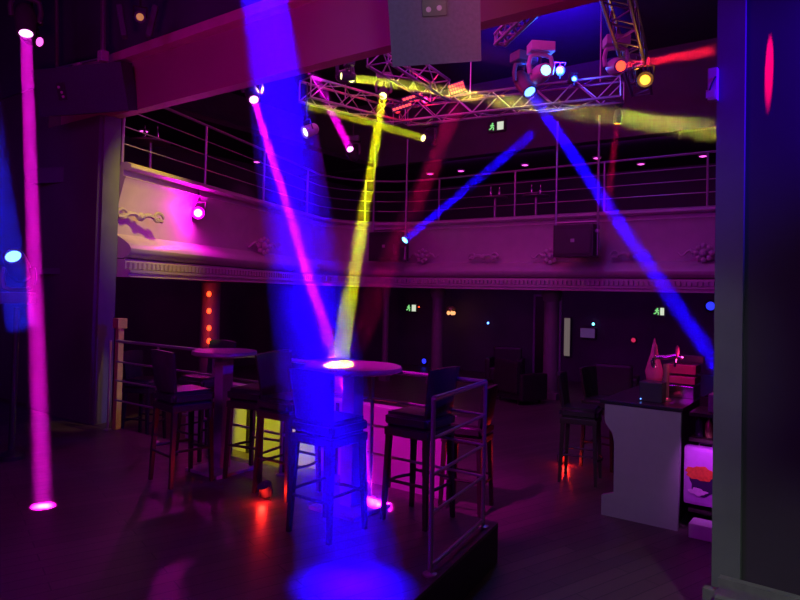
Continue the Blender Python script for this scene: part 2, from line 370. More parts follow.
# ------------------------------------------------------------------ back wall details below the balcony
def wall_item(px0, py0, px1, py1, v, th=.05):
    a = at_v(px0, py0, v); b_ = at_v(px1, py1, v); c = (a+b_)/2
    wid = abs(uv(b_)[0]-uv(a)[0]); h = abs(a.z-b_.z)
    return c, wid, h
def sign(name, px0, py0, px1, py1, v, m, label, cat, th=.06, frame=True):
    c, wid, h = wall_item(px0, py0, px1, py1, v)
    o = empty(name, label, cat, c, ANG)
    MB().box((0, .0, 0), (wid+.04, th, h+.04), 0, .005).build('housing', M['fixture'], o)
    MB().box((0, -th/2-.004, 0), (wid, .01, h), 0).build('panel', m, o)
    return o
def exit_sign(px0, py0, px1, py1, v, label):
    c, wid, h = wall_item(px0, py0, px1, py1, v); o = empty('exit_sign', label, 'sign', c, ANG, 'lit exit signs')
    MB().box((0, 0, 0), (wid+.03, .06, h+.03), 0, .005).build('housing', M['fixture'], o)
    mb = MB()   # running figure, left half
    s_ = h*.45; x0 = -wid*.25
    mb.lathe([(s_*.2, 0), (s_*.2, .01)], 10, Matrix.Translation((x0+s_*.1, -.034, s_*.7)) @ Matrix.Rotation(PI/2, 4, 'X'))
    for a, b_ in (((.1, .5), (-.1, -.05)), ((-.1, -.05), (.4, -.35)), ((.4, -.35), (.25, -.9)), ((-.1, -.05), (-.35, -.5)), ((-.35, -.5), (-.8, -.6)), ((0, .4), (.5, .1)), ((0, .4), (-.5, .2))):
        mb.tube([(x0+a[0]*s_, -.036, a[1]*s_), (x0+b_[0]*s_, -.036, b_[1]*s_)], s_*.13, 6)
    mb.build('running_figure', G['green'], o)
    mb = MB(); mb.box((wid*.25, -.034, 0), (wid*.38, .008, h*.85)); mb.build('doorway_symbol', glow('pale_sign_glow', (.8, .9, .7), .8), o)
    return o
exit_sign(655, 307, 665, 316, 14.93, 'small green lit exit sign on the back wall above the bar')
exit_sign(407, 304, 417, 312, 14.93, 'small green lit exit sign on the back wall under the balcony corner')
exit_sign(489, 123, 505, 130, 13.33, 'pale lit exit sign high up above the gallery')
sign('wall_light', 565, 318, 570, 356, 14.9, G['strip'], 'tall narrow cream wall light right of the round column', 'light')
o = sign('wall_screen', 581, 328, 595, 338, 14.9, mat('dim_screen', (.1, .07, .16), .3, emit=(.2, .08, .35), es=.25), 'small dim purple screen on the back wall', 'screen')
def orb(px, py, v, m, label, r=.03, group='small lamps on the back wall'):
    p = at_v(px, py, v); o = empty('wall_lamp', label, 'lamp', p, ANG, group)
    MB().lathe([(r*1.5, 0), (r*1.5, .02), (r*1.1, .05)], 14, Matrix.Rotation(PI/2, 4, 'X')).build('housing', M['fixture'], o)
    MB().lathe([(r, .05), (r*.8, .07), (r*.2, .085)], 14, Matrix.Rotation(PI/2, 4, 'X')).build('lens', m, o)
    return o
orb(425, 361, 14.98, G['dimblue'], 'dim blue lamp low on the back wall left of centre', .07)
orb(489, 323, 14.98, G['blu'], 'tiny bright blue lamp on the back wall below the balcony middle', .03)
orb(594, 324, 14.98, G['cyan'], 'tiny pale blue lamp above the small purple screen', .03)
orb(711, 306, 14.98, G['dimblue'], 'blue lamp beside the grey pillar at the far right of the back wall', .09)
orb(634, 340, 14.98, G['dimred'], 'small red lamp on the back wall left of the beer tap', .05)
orb(420, 307, 14.98, G['ember'], 'tiny red lamp next to the exit sign under the balcony corner', .02)
orb(264, 299, 12.5, G['amb'], 'small amber lamp in the dark under the left balcony', .04)
# cluster lamp
p = at_v(451, 310, 14.5); o = empty('pendant_lamp', 'small orange and white cluster lamp hanging under the balcony', 'lamp', p)
MB().tube([(0, 0, .12), (0, 0, 2.14-p.z)], .008, 6).build('cord', M['black'], o)
MB().lathe([(.05, .1), (.12, .06), (.13, .0), (.11, -.02)], 16).build('shade', M['brass'], o)
for k in range(5):
    a = k*2*PI/5; MB().lathe([(.01, -.1), (.04, -.07), (.035, -.02), (.01, 0)], 10, Matrix.Translation((.08*math.cos(a), .08*math.sin(a), -.03))).build('bulb', glow('orange_bulb', (1, .4, .15), 1.5), o)
light('POINT', 'pendant_light', p+Vector((0, -.3, -.15)), (1, .4, .2), .5, shadow_soft_size=.1)
# door in the back wall
a = at_v(535, 320, 15.0); c_, b_ = at_v(561, 320, 15.0), 0
ua, ub = uv(a)[0], uv(c_)[0]
d1 = empty('door_1', 'dark double door with thin pale frame in the back wall', 'door', W((ua+ub)/2, 14.98), ANG); d1['kind'] = 'structure'
wd = ub-ua
mb = MB(); mb.box((-wd/2, 0, 1.02), (.05, .06, 2.04)); mb.box((wd/2, 0, 1.02), (.05, .06, 2.04)); mb.box((0, 0, 2.02), (wd+.05, .06, .05)); mb.build('door_frame', M['pedestal'], d1)
for sx in (-1, 1):
    lf = MB().box((sx*wd/4, .01, 1.0), (wd/2-.05, .03, 1.98)).build('door_leaf', M['wood'], d1)
    MB().tube([(sx*.05, -.04, .95), (sx*.05, -.04, 1.15)], .012, 8).build('door_handle', M['steel'], lf)
# hall furniture half hidden in the dark
def lounge(px, v, label, rz):
    p = at_v(px, 380, v); o = empty('armchair', label, 'armchair', (p.x, p.y, 0), ANG+rz, 'armchairs at the back of the hall')
    MB().box((0, 0, .22), (.62, .62, .3), 0, .05).build('seat', M['leather'], o)
    MB().box((0, .3, .5), (.66, .14, .6), 0, .05).build('backrest', M['leather'], o)
    for sx in (-1, 1): MB().box((sx*.36, 0, .32), (.12, .62, .5), 0, .04).build('armrest', M['leather'], o)
    for sx in (-1, 1):
        for sy in (-1, 1): MB().tube([(sx*.26, sy*.26, 0), (sx*.26, sy*.26, .08)], .02, 8).build('leg', M['wood'], o)
lounge(505, 13.6, 'dark armchair at the back of the hall, leftmost of three', .3)
lounge(615, 12.2, 'dark armchair at the back of the hall, middle one', PI+.2)
lounge(520, 11.4, 'dark armchair standing nearest on the dance floor', PI-.4)

# gallery downlights
def downlight(u, v, label, z=5.3):
    p = W(u, v, z); o = empty('downlight', label, 'downlight', p, 0, 'magenta downlights under the gallery ceiling')
    MB().lathe([(.11, 0), (.11, -.03), (.08, -.035)], 16).build('ring', M['greyfix'], o)
    MB().lathe([(.08, -.036), (.03, -.05)], 16).build('lens', G['pink'], o)
    light('SPOT', 'downlight_light', p-Vector((0, 0, .07)), (1, .05, .75), 5, p-Vector((0, 0, 3)), spot_size=1.7, spot_blend=.6, shadow_soft_size=.05)
for k, (px, py, t) in enumerate(((430, 173, 'leftmost'), (461, 170, 'second from the left'), (525, 164, 'third from the left'), (597, 157, 'fourth from the left'), (641, 163, 'fifth from the left'), (703, 155, 'rightmost'))):
    q = at_z(px, py, 5.3); downlight(*uv(q), 'magenta downlight behind the back railing, %s of the row' % t)
for px, py, t in ((144, 130, 'nearest one above the left gallery'), (257, 161, 'second one above the left gallery')):
    q = at_z(px, py, 5.3); downlight(*uv(q), 'magenta downlight, '+t)
# gallery tables and bottles lit by the downlights
def gallery_table(px, py, d, label, nb=2):
    p = at_d(px, py, d); o = empty('gallery_table', label, 'table', (p.x, p.y, BT), 0, 'small tables on the gallery')
    MB().lathe([(.3, .72), (.3, .75)], 20).build('tabletop', M['tabletop'], o)
    MB().lathe([(.03, .02), (.03, .72)], 10).build('leg', M['steel'], o)
    MB().lathe([(.2, 0), (.2, .02)], 16).build('base', M['black'], o)
    for k in range(nb):
        b_ = MB().lathe([(.03, 0), (.035, .01), (.035, .12), (.012, .18), (.012, .24)], 12).build('bottle', M['chrome'])
        b_.location = (p.x-.1+.2*k, p.y, BT+.75)
        tag(b_, 'shiny bottle on the small gallery table %s, %s of two' % (label.split('table ')[1], ('left', 'right')[k]), 'bottle', 'bottles on the gallery tables')
gallery_table(495, 200, 15.2, 'small round table behind the back gallery railing, left')
gallery_table(536, 200, 14.8, 'small round table behind the back gallery railing, right')
gallery_table(150, 158, 10.2, 'small round table behind the left gallery railing')

# ================================================================== HIGH-TABLE PLATFORM
def railing():
    nr, fr = at_z(430, 575, PLAT), at_z(486, 525, PLAT)
    u_, v_ = uv(fr)
    v_ = min(v_, 4.28)
    A = Vector(nr); B = W(u_, v_); D = W(uv(at_v(117, 340, v_))[0], v_)
    print('rail', uv(A), uv(B), uv(D))
    o = empty('platform_railing', 'brushed metal railing with four bars round the raised high-table platform', 'railing', (B.x, B.y, PLAT), ANG)
    su = uv(A)[0]-u_; la = v_-uv(A)[1]; lb = (D-B).length
    hs = (1.06, .82, .6, .37)
    for k, h in enumerate(hs):
        r = .018 if k == 0 else .011
        MB().tube([(su, -la, h), (0, 0, h)], r, 10).build('rail', M['railsteel'], o)
        MB().tube([(0, 0, h), (-lb, 0, h)], r, 10).build('rail', M['railsteel'], o)
    MB().tube([(su, -la, .05), (0, 0, .05)], .014, 8).build('rail', M['railsteel'], o)
    spots = [(su, -la), (0, 0)]+[(-x, 0) for x in (1.05, 2.1, 3.1, 4.05, 5.0)]
    for x, y in spots:
        pst = MB().tube([(x, y, 0), (x, y, 1.06)], .015, 12).build('post', M['railsteel'], o)
        MB().lathe([(.045, .001), (.045, .012), (.022, .02)], 16, Matrix.Translation((x, y, 0))).build('flange', M['railsteel'], pst)
railing()
# brass-lit post beside left pillar
p = at_d(114, 400, 7.75)
o = empty('brass_post', 'narrow brass post with a block head beside the left pillar', 'post', (p.x+.02, p.y+.05, 0), ANG)
MB().box((0, 0, .75), (.07, .07, 1.5), 0, .005).build('shaft', M['brass'], o)
MB().box((0, 0, 1.56), (.12, .12, .12), 0, .01).build('head', M['brass'], o)
light('SPOT', 'brass_spot', (p.x+1.6, p.y-.8, 3.6), (1, .7, .1), 90, (p.x, p.y, 1.2), spot_size=.25, spot_blend=.6)

def make_stool():
    o = empty('bar_stool', '', 'bar stool', (0, 0, 0), 0, 'dark leather bar stools')
    bm = bmesh.new(); bmesh.ops.create_cube(bm, size=1); bmesh.ops.scale(bm, vec=(.41, .41, .12), verts=bm.verts)
    bmesh.ops.bevel(bm, geom=list(bm.edges), offset=.035, segments=3, affect='EDGES'); bmesh.ops.translate(bm, vec=(0, 0, .75), verts=bm.verts)
    mb = MB(); bm.verts.index_update(); mb.add([v.co[:] for v in bm.verts], [[v.index for v in f.verts] for f in bm.faces], True); bm.free(); mb.build('seat', M['leather'], o)
    MB().box((0, 0, .665), (.39, .39, .06), 0, .008).build('seat_frame', M['wood'], o)
    # backrest on the -y side, gently curved, flaring to the top
    vs = []; fs = []; nx, nz = 9, 7
    for side in (0, 1):
        for j in range(nz):
            for i in range(nx):
                t = i/(nx-1)*2-1; z = j/(nz-1); wdt = .17+.035*z
                e = min(1, (1-abs(t))*5)*min(1, z*6+.3)*min(1, (1-z)*6+.35)
                y = -.19-.05*z+.03*t*t*1+(-1 if side == 0 else 1)*(.012+.016*e)
                vs.append((t*wdt, y, .80+.36*z-(.012*t*t if j == nz-1 else 0)))
    n = nx*nz
    for j in range(nz-1):
        for i in range(nx-1):
            a = j*nx+i; fs.append([a, a+1, a+nx+1, a+nx]); fs.append([n+a, n+a+nx, n+a+nx+1, n+a+1])
    for i in range(nx-1): fs.append([i, n+i, n+i+1, i+1]); a = (nz-1)*nx+i; fs.append([a, a+1, n+a+1, n+a])
    for j in range(nz-1): a = j*nx; fs.append([a, a+nx, n+a+nx, n+a]); a = j*nx+nx-1; fs.append([a, n+a, n+a+nx, a+nx])
    MB().add(vs, fs, True).build('backrest', M['leather'], o, 60)
    for sx in (-1, 1):
        for sy in (-1, 1):
            mb = MB(); top, bot = .021, .015; x0, y0, x1, y1 = sx*.165, sy*.165, sx*.19, sy*.19
            vs = [(x1+a*bot, y1+c*bot, 0) for a, c in ((-1, -1), (1, -1), (1, 1), (-1, 1))]+[(x0+a*top, y0+c*top, .68) for a, c in ((-1, -1), (1, -1), (1, 1), (-1, 1))]
            mb.add(vs, [[3, 2, 1, 0], [4, 5, 6, 7], [0, 1, 5, 4], [1, 2, 6, 5], [2, 3, 7, 6], [3, 0, 4, 7]]); mb.build('leg', M['wood'], o)
    for k in range(4):
        m = Matrix.Rotation(k*PI/2, 4, 'Z'); z = .30 if k % 2 else .26
        pts = [m @ Vector((-.18+.36*i/8, .18+(.05*math.sin(i/8*PI) if k == 0 else 0), z)) for i in range(9)]
        MB().tube(pts, .012, 8).build('footrest' if k == 0 else 'stretcher', M['wood'], o)
    return o
st = make_stool()
def to(px, py, z, lab, face, first=False):
    p = at_z(px, py, z); rz = face
    if first: st.location = (p.x, p.y, z); st.rotation_euler = (0, 0, rz); st['label'] = lab; return
    dup(st, lab, (p.x, p.y, z), rz)
# face = rotation; local +y is the sitter's front.  ANG -> faces along v
to(327, 530, PLAT, 'front bar stool with its back to us caught in the blue beam', ANG, True)
to(418, 518, PLAT, 'bar stool right of the front table beside the metal railing', ANG+PI/2)
to(466, 508, 0, 'bar stool standing behind the corner of the metal railing', ANG+PI/2+.2)
to(181, 480, PLAT, 'bar stool at the left of the rear high table', ANG-.15)
to(255, 476, PLAT, 'bar stool at the right of the rear high table, near the red floor light', ANG+PI/2+.2)
to(287, 492, PLAT, 'bar stool between the two high tables, left of the blue-lit stool', ANG-PI/2)
to(203, 455, PLAT, 'bar stool behind the rear high table, against the railing', ANG+PI)
to(143, 440, 0, 'bar stool out in the hall beside the left pillar', ANG-1.2)
to(580, 480, 0, 'front bar stool left of the pale bar end', ANG-PI/2+.2)
to(603, 466, 0, 'rear bar stool half hidden by the pale bar end', ANG-PI/2-.1)

def high_table(px, py, label, R):
    p = at_z(px, py, PLAT); o = empty('high_table', label, 'table', (p.x, p.y, PLAT), ANG, 'round high tables')
    MB().lathe([(R-.02, 1.075), (R, 1.085), (R, 1.11), (R-.006, 1.118)], 40).build('tabletop', M['tabletop'], o)
    MB().box((0, 0, .55), (.12, .12, 1.04), 0, .006).build('pedestal', M['pedestal'], o)
    MB().box((0, 0, 1.06), (.26, .26, .02), 0, .004).build('top_plate', M['pedestal'], o)
    MB().box((0, 0, .015), (.46, .46, .03), 0, .008).build('base_plate', M['pedestal'], o)
high_table(350, 508, 'round high table in front, lit by the yellow beam', .385)
high_table(221, 470, 'round high table at the left, standing farther back', .30)

# low pale wall behind the railing
o = tag(wbox(MB(), -7.4, -3.3, 5.45, 5.6, 0, .8).build('low_partition', M['lowwall']), 'low pale partition behind the platform railing, lit magenta and yellow', 'partition')
for k in range(6):
    u = -6.9+k*.72
    wbox(MB(), u, u+.04, 5.43, 5.45, 0, .78).build('batten', M['wood'], o)
# floor-standing red lights
def floor_par(px, py, z, label):
    p = at_z(px, py, z); o = empty('floor_light', label, 'floor light', p, ANG, 'red floor lights')
    m = Matrix.Translation((0, 0, .09)) @ Matrix.Rotation(math.radians(25), 4, 'X')
    MB().lathe([(.03, -.08), (.05, -.06), (.055, .02), (.06, .03), (.05, .03)], 18, m).build('can', M['fixture'], o)
    MB().lathe([(.048, .015), (.04, .022)], 18, m).build('lens', G['ember'], o)
    MB().tube([(-.07, 0, .09), (-.07, 0, .004), (.07, 0, .004), (.07, 0, .09)], .005, 6).build('bracket', M['black'], o)
    light('POINT', 'floor_light_glow', p+Vector((.0, -.12, .05)), (1, .02, .01), 4.5, shadow_soft_size=.03)
    light('SPOT', 'floor_light_beam', p+Vector((0, -.02, .16)), (1, .02, .01), 6, p+Vector((0, .1, 1.5)), spot_size=.7, spot_blend=.6, shadow_soft_size=.03)
floor_par(265, 499, PLAT, 'small red floor light on the platform between the high tables')
floor_par(563, 463, 0, 'small red floor light beside the bar stools on the right')

# ================================================================== BAR
eR = at_z(678, 530, 0); eL = at_z(600, 515, 0)
vb = (uv(eR)[1]+uv(eL)[1])/2; bu0, bu1 = uv(eL)[0], uv(eR)[0]; bw = bu1-bu0
bar = empty('bar_counter', 'bar counter with a pale grey end panel and black top', 'bar counter', W(bu0, vb), ANG)
prof = [(0, 0), (bw, 0), (bw+.02, 1.02), (.02, 1.02), (.02, .88), (.03, .84), (.09, .76), (.11, .68), (.11, .22), (.0, .18)]
mm = Matrix(((1, 0, 0, 0), (0, 0, 1, 0), (0, 1, 0, 0), (0, 0, 0, 1)))
MB().prism(prof, 0, .05, mm).build('end_panel', M['barpanel'], bar)
MB().box((bw/2+.08, 1.45, .5), (bw-.25, 2.78, 1.0), 0).build('body', M['wood'], bar)
MB().box((bw/2-.0, 1.48, 1.04), (bw+.06, 2.96, .035), 0, .006).build('countertop', M['bartop'], bar)
CT = 1.058
def on_bar(px, dv): return at_v(px, 390, vb+dv)
# cash drawer box
p = on_bar(653, .25)
o = empty('terminal_box', 'dark grey box with a blue pilot light on the bar top', 'box', (p.x, p.y, CT), ANG)
MB().box((0, 0, .09), (.2, .18, .18), 0, .01).build('casing', M['plate'], o)
MB().lathe([(.006, 0), (.004, .006)], 10, Matrix.Translation((-.085, -.092, .02)) @ Matrix.Rotation(PI/2, 4, 'X')).build('pilot_light', G['blu'], o)
# pitcher-shaped glass with pointed top
p = on_bar(654, .55)
o = empty('pink_carafe', 'pink-lit glass carafe with a pointed top standing on the bar', 'lamp', (p.x, p.y, CT), 0)
MB().lathe([(.06, 0), (.07, .02), (.06, .1), (.075, .18)], 20).build('base', M['pinkglass'], o)
MB().lathe([(.072, .18), (.085, .24), (.06, .33), (.035, .42), (.018, .5), (.004, .56)], 20).build('glass_body', mat('pink_glow_glass', (.5, .05, .25), .2, emit=(1, .03, .3), es=.05), o)  # faint pink emission stands in for light on the carafe
light('POINT', 'carafe_light', (p.x+.12, p.y-.35, CT+.42), (1, .05, .35), 2.2, shadow_soft_size=.06)  # pink light set in front of the carafe; no lamp stands here
# beer tap
p = on_bar(666, .35)
o = empty('beer_tap', 'chrome beer tap with a curved head and two handles on the bar', 'beer tap', (p.x, p.y, CT), ANG)
MB().lathe([(.05, 0), (.045, .015), (.028, .03), (.028, .34)], 18).build('tower', mat('red_tap_metal', (.7, .25, .3), .25, metal=.6), o)
MB().tube([(-.1, -.02, .30), (-.12, -.02, .36), (-.09, -.01, .40), (0, 0, .40), (.1, 0, .43), (.14, 0, .4)], .022, 10).build('crosspiece', M['chrome'], o)
for x in (-.09, .1):
    MB().tube([(x, -.03, .40), (x, -.1, .39), (x, -.11, .33)], .01, 8).build('spout', M['chrome'], o)
    MB().lathe([(.008, .42), (.018, .46), (.016, .5), (.006, .52)], 10, Matrix.Translation((x, -.02, 0))).build('tap_handle', M['pinkglass'], o)
# till
p = on_bar(683, .75)
o = empty('till', 'till with stacked trays and a chrome drawer on the bar', 'cash register', (p.x, p.y, CT), ANG)
MB().box((0, 0, .06), (.26, .3, .12), 0, .008).build('drawer', M['chrome'], o)
MB().box((0, .02, .17), (.26, .28, .07), 0, .008).build('tray', M['pinkglass'], o)
MB().box((0, .04, .27), (.26, .24, .09), 0, .01).build('keyboard', M['pinkglass'], o)
MB().box((.02, .1, .36), (.3, .05, .07), 0, .01).build('display', M['fixture'], o)
# back bar rack
ru = bu1+.06
rk = empty('back_bar_rack', 'dark shelf rack behind the bar with three shelves', 'shelf', W(ru, vb+.12), ANG)
for z in (.17, .78, 1.0): MB().box((.4, .22, z), (.8, .44, .03), 0).build('shelf', M['pedestal'] if z == .14 else M['wood'], rk)
for x in (.8,): MB().box((x, .22, .55), (.03, .44, 1.1), 0).build('side_panel', M['wood'], rk)
MB().box((.4, .45, .55), (.8, .02, 1.1), 0).build('back_panel', M['wood'], rk)
def rackp(du, dv, z): return W(ru+du, vb+.12+dv, z)
o = tag(MB().box((0, 0, 0), (.24, .2, .12), 0, .008).build('carton', M['white']), 'white carton on the bottom shelf under the printed bag', 'box'); o.location = rackp(.17, -.12, .062); o.rotation_euler.z = ANG
# printed carrier bag
bagm = mat('purple_bag_plastic', (.5, .16, .62), .35, scale=9, var=.3)
bg = empty('carrier_bag', 'glossy purple carrier bag with an orange printed blob behind the bar', 'bag', rackp(.13, .06, .2), ANG)
MB().box((0, 0, .27), (.34, .14, .5), 0, .03).build('body', bagm, bg)
FX = Matrix(((1, 0, 0, 0), (0, 0, -1, 0), (0, 1, 0, 0), (0, 0, 0, 1)))
def blob(cx, cz, rx, rz_, n1, a1, n2, a2, y, name, m):
    pts = []
    for k in range(44):
        a = k*2*PI/44; rr = 1+a1*math.sin(n1*a+1)+a2*math.sin(n2*a); pts.append((cx+rx*rr*math.cos(a), cz+rz_*rr*math.sin(a)))
    MB().prism(pts, y, y+.003, FX).build(name, m, bg)
blob(0, .22, .12, .11, 3, .1, 7, .05, .0705, 'dark_print', mat('dark_print', (.04, .01, .08), .5))
blob(-.03, .30, .12, .06, 5, .08, 11, .07, .0740, 'orange_print', mat('orange_print', (.9, .12, .03), .5, scale=40, var=.6))
blob(-.05, .14, .07, .03, 4, .15, 7, .1, .0740, 'pale_print', mat('pale_print', (.75, .4, .8), .5, scale=30, var=.4))
MB().tube([(-.06, -.02, .5), (-.05, -.02, .55), (.05, -.02, .55), (.06, -.02, .5)], .006, 6).build('handle', bagm, bg)
light('SPOT', 'under_bar_light', rackp(.2, -.35, .98), (.75, .12, 1), 16, rackp(.15, .1, .42), spot_size=1.2, spot_blend=.8, shadow_soft_size=.05)
for k, (du, hh) in enumerate(((.06, .2), (.14, .19), (.22, .17), (.30, .19))):
    o = tag(MB().lathe([(.03, 0), (.033, .01), (.033, hh*.6), (.012, hh*.8), (.012, hh)], 14).build('liquor_bottle', (M['bottle'], M['brass'])[k % 2]),
            'liquor bottle on the shelf behind the bar, %s from the left' % ('first', 'second', 'third', 'fourth')[k], 'bottle', 'bottles on the back bar shelf'); o.location = rackp(du, .12, .797)
o = tag(MB().box((0, 0, .08), (.3, .2, .16), 0, .02).build('plastic_crate', M['pedestal']), 'grey crate on top of the rack beside the grey pillar', 'crate'); o.location = rackp(.28, .2, 1.016); o.rotation_euler.z = ANG

# ================================================================== SOFA bottom right
p0 = at_d(702, 574, 2.75)
sf = empty('sofa', 'dark grey leather sofa with a rounded back in the bottom right corner', 'sofa', (p0.x, p0.y, 0), ANG-.06)
def rounded(cx, cy, cz, sx, sy, sz, r):
    bm = bmesh.new(); bmesh.ops.create_cube(bm, size=1); bmesh.ops.scale(bm, vec=(sx, sy, sz), verts=bm.verts)
    bmesh.ops.bevel(bm, geom=list(bm.edges), offset=r, segments=5, affect='EDGES'); bmesh.ops.translate(bm, vec=(cx, cy, cz), verts=bm.verts)
    mb = MB(); bm.verts.index_update(); mb.add([v.co[:] for v in bm.verts], [[v.index for v in f.verts] for f in bm.faces], True); bm.free(); return mb
zt = p0.z
rounded(.8, .03, zt/2+.03, 1.6, .16, zt-.06, .06).build('backrest', M['sofa'], sf, 80)
rounded(.8, .43, .27, 1.58, .6, .3, .05).build('seat_cushion', M['sofa'], sf, 80)
MB().box((.8, .36, .07), (1.5, .7, .1), 0, .01).build('base', M['black'], sf)
MB().tube([(.06, -.052, zt-.11), (1.54, -.052, zt-.11)], .006, 8).build('piping', M['sofa'], sf)

# wall box on the right pillar
p = at_v(712, 86, VF-.06)
o = empty('junction_box', 'pale junction box with a black cable clipped to the grey pillar', 'junction box', p, ANG)
MB().box((.01, -.02, 0), (.055, .05, .2), 0, .006).build('casing', M['white'], o)
MB().tube([(.03, -.05, .04), (.01, -.055, .0), (-.005, -.05, -.04)], .006, 6).build('clip', M['black'], o)
MB().box((0, -.047, -.06), (.05, .006, .05), 0).build('cover', M['white'], o)

# ================================================================== FLOWN SPEAKERS
def fbox(name, label, corners_px, d, depth, m, roll=0):
    pass
Cc = at_d(434, 2, 3.9); sw = (at_d(480, 0, 3.9)-at_d(388, 0, 3.9)).length
sp = empty('loudspeaker', 'big grey loudspeaker hanging in front of the burgundy bulkhead, seen from behind', 'loudspeaker', Cc, 0)
sp.rotation_euler = (math.radians(24), math.radians(-4), -.06)
hb = .36
MB().prism([(-sw*.5, 0), (sw*.5, 0), (sw*.5, .12), (sw*.36, .42), (-sw*.36, .42), (-sw*.5, .12)], -hb, .5).build('cabinet', M['speaker'], sp)
pt = MB().box((0, -.008, .04), (.15, .014, .24), 0, .003).build('connector_plate', M['plate'], sp)
for x, z in ((-.035, -.04), (.03, -.035)):
    MB().lathe([(.016, 0), (.016, .01), (.008, .012)], 14, Matrix.Translation((x, -.015, z)) @ Matrix.Rotation(PI/2, 4, 'X')).build('socket', M['white'], pt)
MB().tube([(-.03, -.02, .05), (-.08, -.06, .09), (-.18, -.05, .14), (-.2, -.01, .3)], .008, 6).build('cable', M['black'], sp)
MB().tube([(0, .2, .45), (0, .2+1.2*math.sin(.42), .45+1.6)], .02, 8).build('hanging_pole', M['black'], sp)

p = at_v(79, 90, VF-.5)
lp = empty('loudspeaker', 'navy blue loudspeaker on the left pillar under the hanging pipe frame', 'loudspeaker', p, ANG)
lp.rotation_euler = (math.radians(17), 0, ANG+.32)
aa = at_v(42, 90, VF-.5); bb = at_v(118, 90, VF-.5); lw = (bb-aa).length*.74
MB().prism([(-lw/2, 0), (lw/2, 0), (lw/2-.12, .34), (-lw/2+.12, .34)], -.27, .27).build('cabinet', M['speakerdark'], lp)
pt = MB().box((-.25, -.006, .0), (.12, .012, .2), 0, .003).build('connector_plate', M['plate'], lp)
for x, z in ((-.27, .05), (-.24, -.01), (-.23, -.06)): MB().lathe([(.016, 0), (.016, .01)], 12, Matrix.Translation((x, -.013, z)) @ Matrix.Rotation(PI/2, 4, 'X')).build('socket', M['white'], pt)
# pipe frame above it
o = empty('pipe_frame', 'hanging metal pipe frame at the top left above the navy loudspeaker', 'frame', at_v(80, 60, VF-.45))
L0 = o.location
ps = [at_v(56, -60, VF-.45)-L0, at_v(57, 68, VF-.45)-L0, at_v(103, 58, VF-.45)-L0, at_v(103, -60, VF-.45)-L0]
MB().tube([ps[0], ps[1]], .022, 8).build('upright', M['steel'], o); MB().tube([ps[2], ps[3]], .03, 8).build('upright', M['steel'], o)
MB().tube([ps[1], ps[2]], .015, 8).build('crossbar', M['steel'], o)
MB().box(ps[2]+Vector((0, 0, .02)), (.09, .09, .12), ANG, .01).build('clamp', M['greyfix'], o)
MB().box((ps[1]+ps[2])/2+Vector((-.02, 0, -.05)), (.12, .06, .08), ANG, .01).build('hook', M['greyfix'], o)

# ================================================================== TRUSSES
TZ = 5.35
def truss(p0, p1, label, s=.17):
    p0, p1 = Vector(p0), Vector(p1); t = (p1-p0); L = t.length; t /= L; n = Vector((-t.y, t.x, 0)).normalized(); up = Vector((0, 0, 1))
    o = empty('lighting_truss', label, 'truss', p0)
    cs = [n*sx*s+up*sz*s for sx in (-1, 1) for sz in (-1, 1)]
    for c in cs: MB().tube([c, c+t*L], .024, 8).build('chord', M['alu'], o)
    N = max(2, int(L/(s*2))); mb = MB()
    for (a, b_) in ((0, 1), (2, 3), (0, 2), (1, 3)):
        for k in range(N):
            x0, x1 = L*k/N, L*(k+1)/N
            A_, B_ = (cs[a], cs[b_]) if k % 2 == 0 else (cs[b_], cs[a])
            mb.tube([A_+t*x0, B_+t*x1], .011, 6)
    mb.build('lacing', M['alu'], o)
    for x in (0, L):
        mb = MB(); mb.tube([cs[i]+t*x for i in (0, 1, 3, 2)], .014, 6, close=True); mb.build('end_frame', M['alu'], o)
    return o
def tz(px, py): return at_z(px, py, TZ)
TA0, TAB, TBC = tz(300, 88), tz(402, 116), tz(642, 86)
TC = tz(612, -25)
dA = (TA0-TAB).normalized()
truss(TA0-dA*.1, TAB+Vector((-.05, -.1, 0)), 'left truss running from the burgundy bulkhead to the back truss')
truss(TAB+(TAB-TBC).normalized()*.25+Vector((.25, -.25, 0)), TBC+(TAB-TBC).normalized()*.3, 'long back truss hung across the middle of the hall')
truss(TBC, TC, 'right truss coming towards us at the top right', .14)
truss(tz(378, 52), tz(440, 92), 'short middle truss above the red panel lights')
truss(tz(500, 40), tz(532, 8), 'short truss stub beneath the bulkhead, left of the blue glow', .07)
# hangers
for k, (px, py, t) in enumerate(((345, 108, 'left'), (470, 107, 'middle'), (600, 92, 'right'))):
    p = tz(px, py); o = tag(MB().tube([(0, 0, 0), (0, 0, 7.0-TZ-.17)], .012, 6).build('hanging_cable', M['steel']), 'thin steel cable holding up the truss at its %s' % t, 'cable', 'cables holding the truss'); o.location = p+Vector((0, 0, .17))

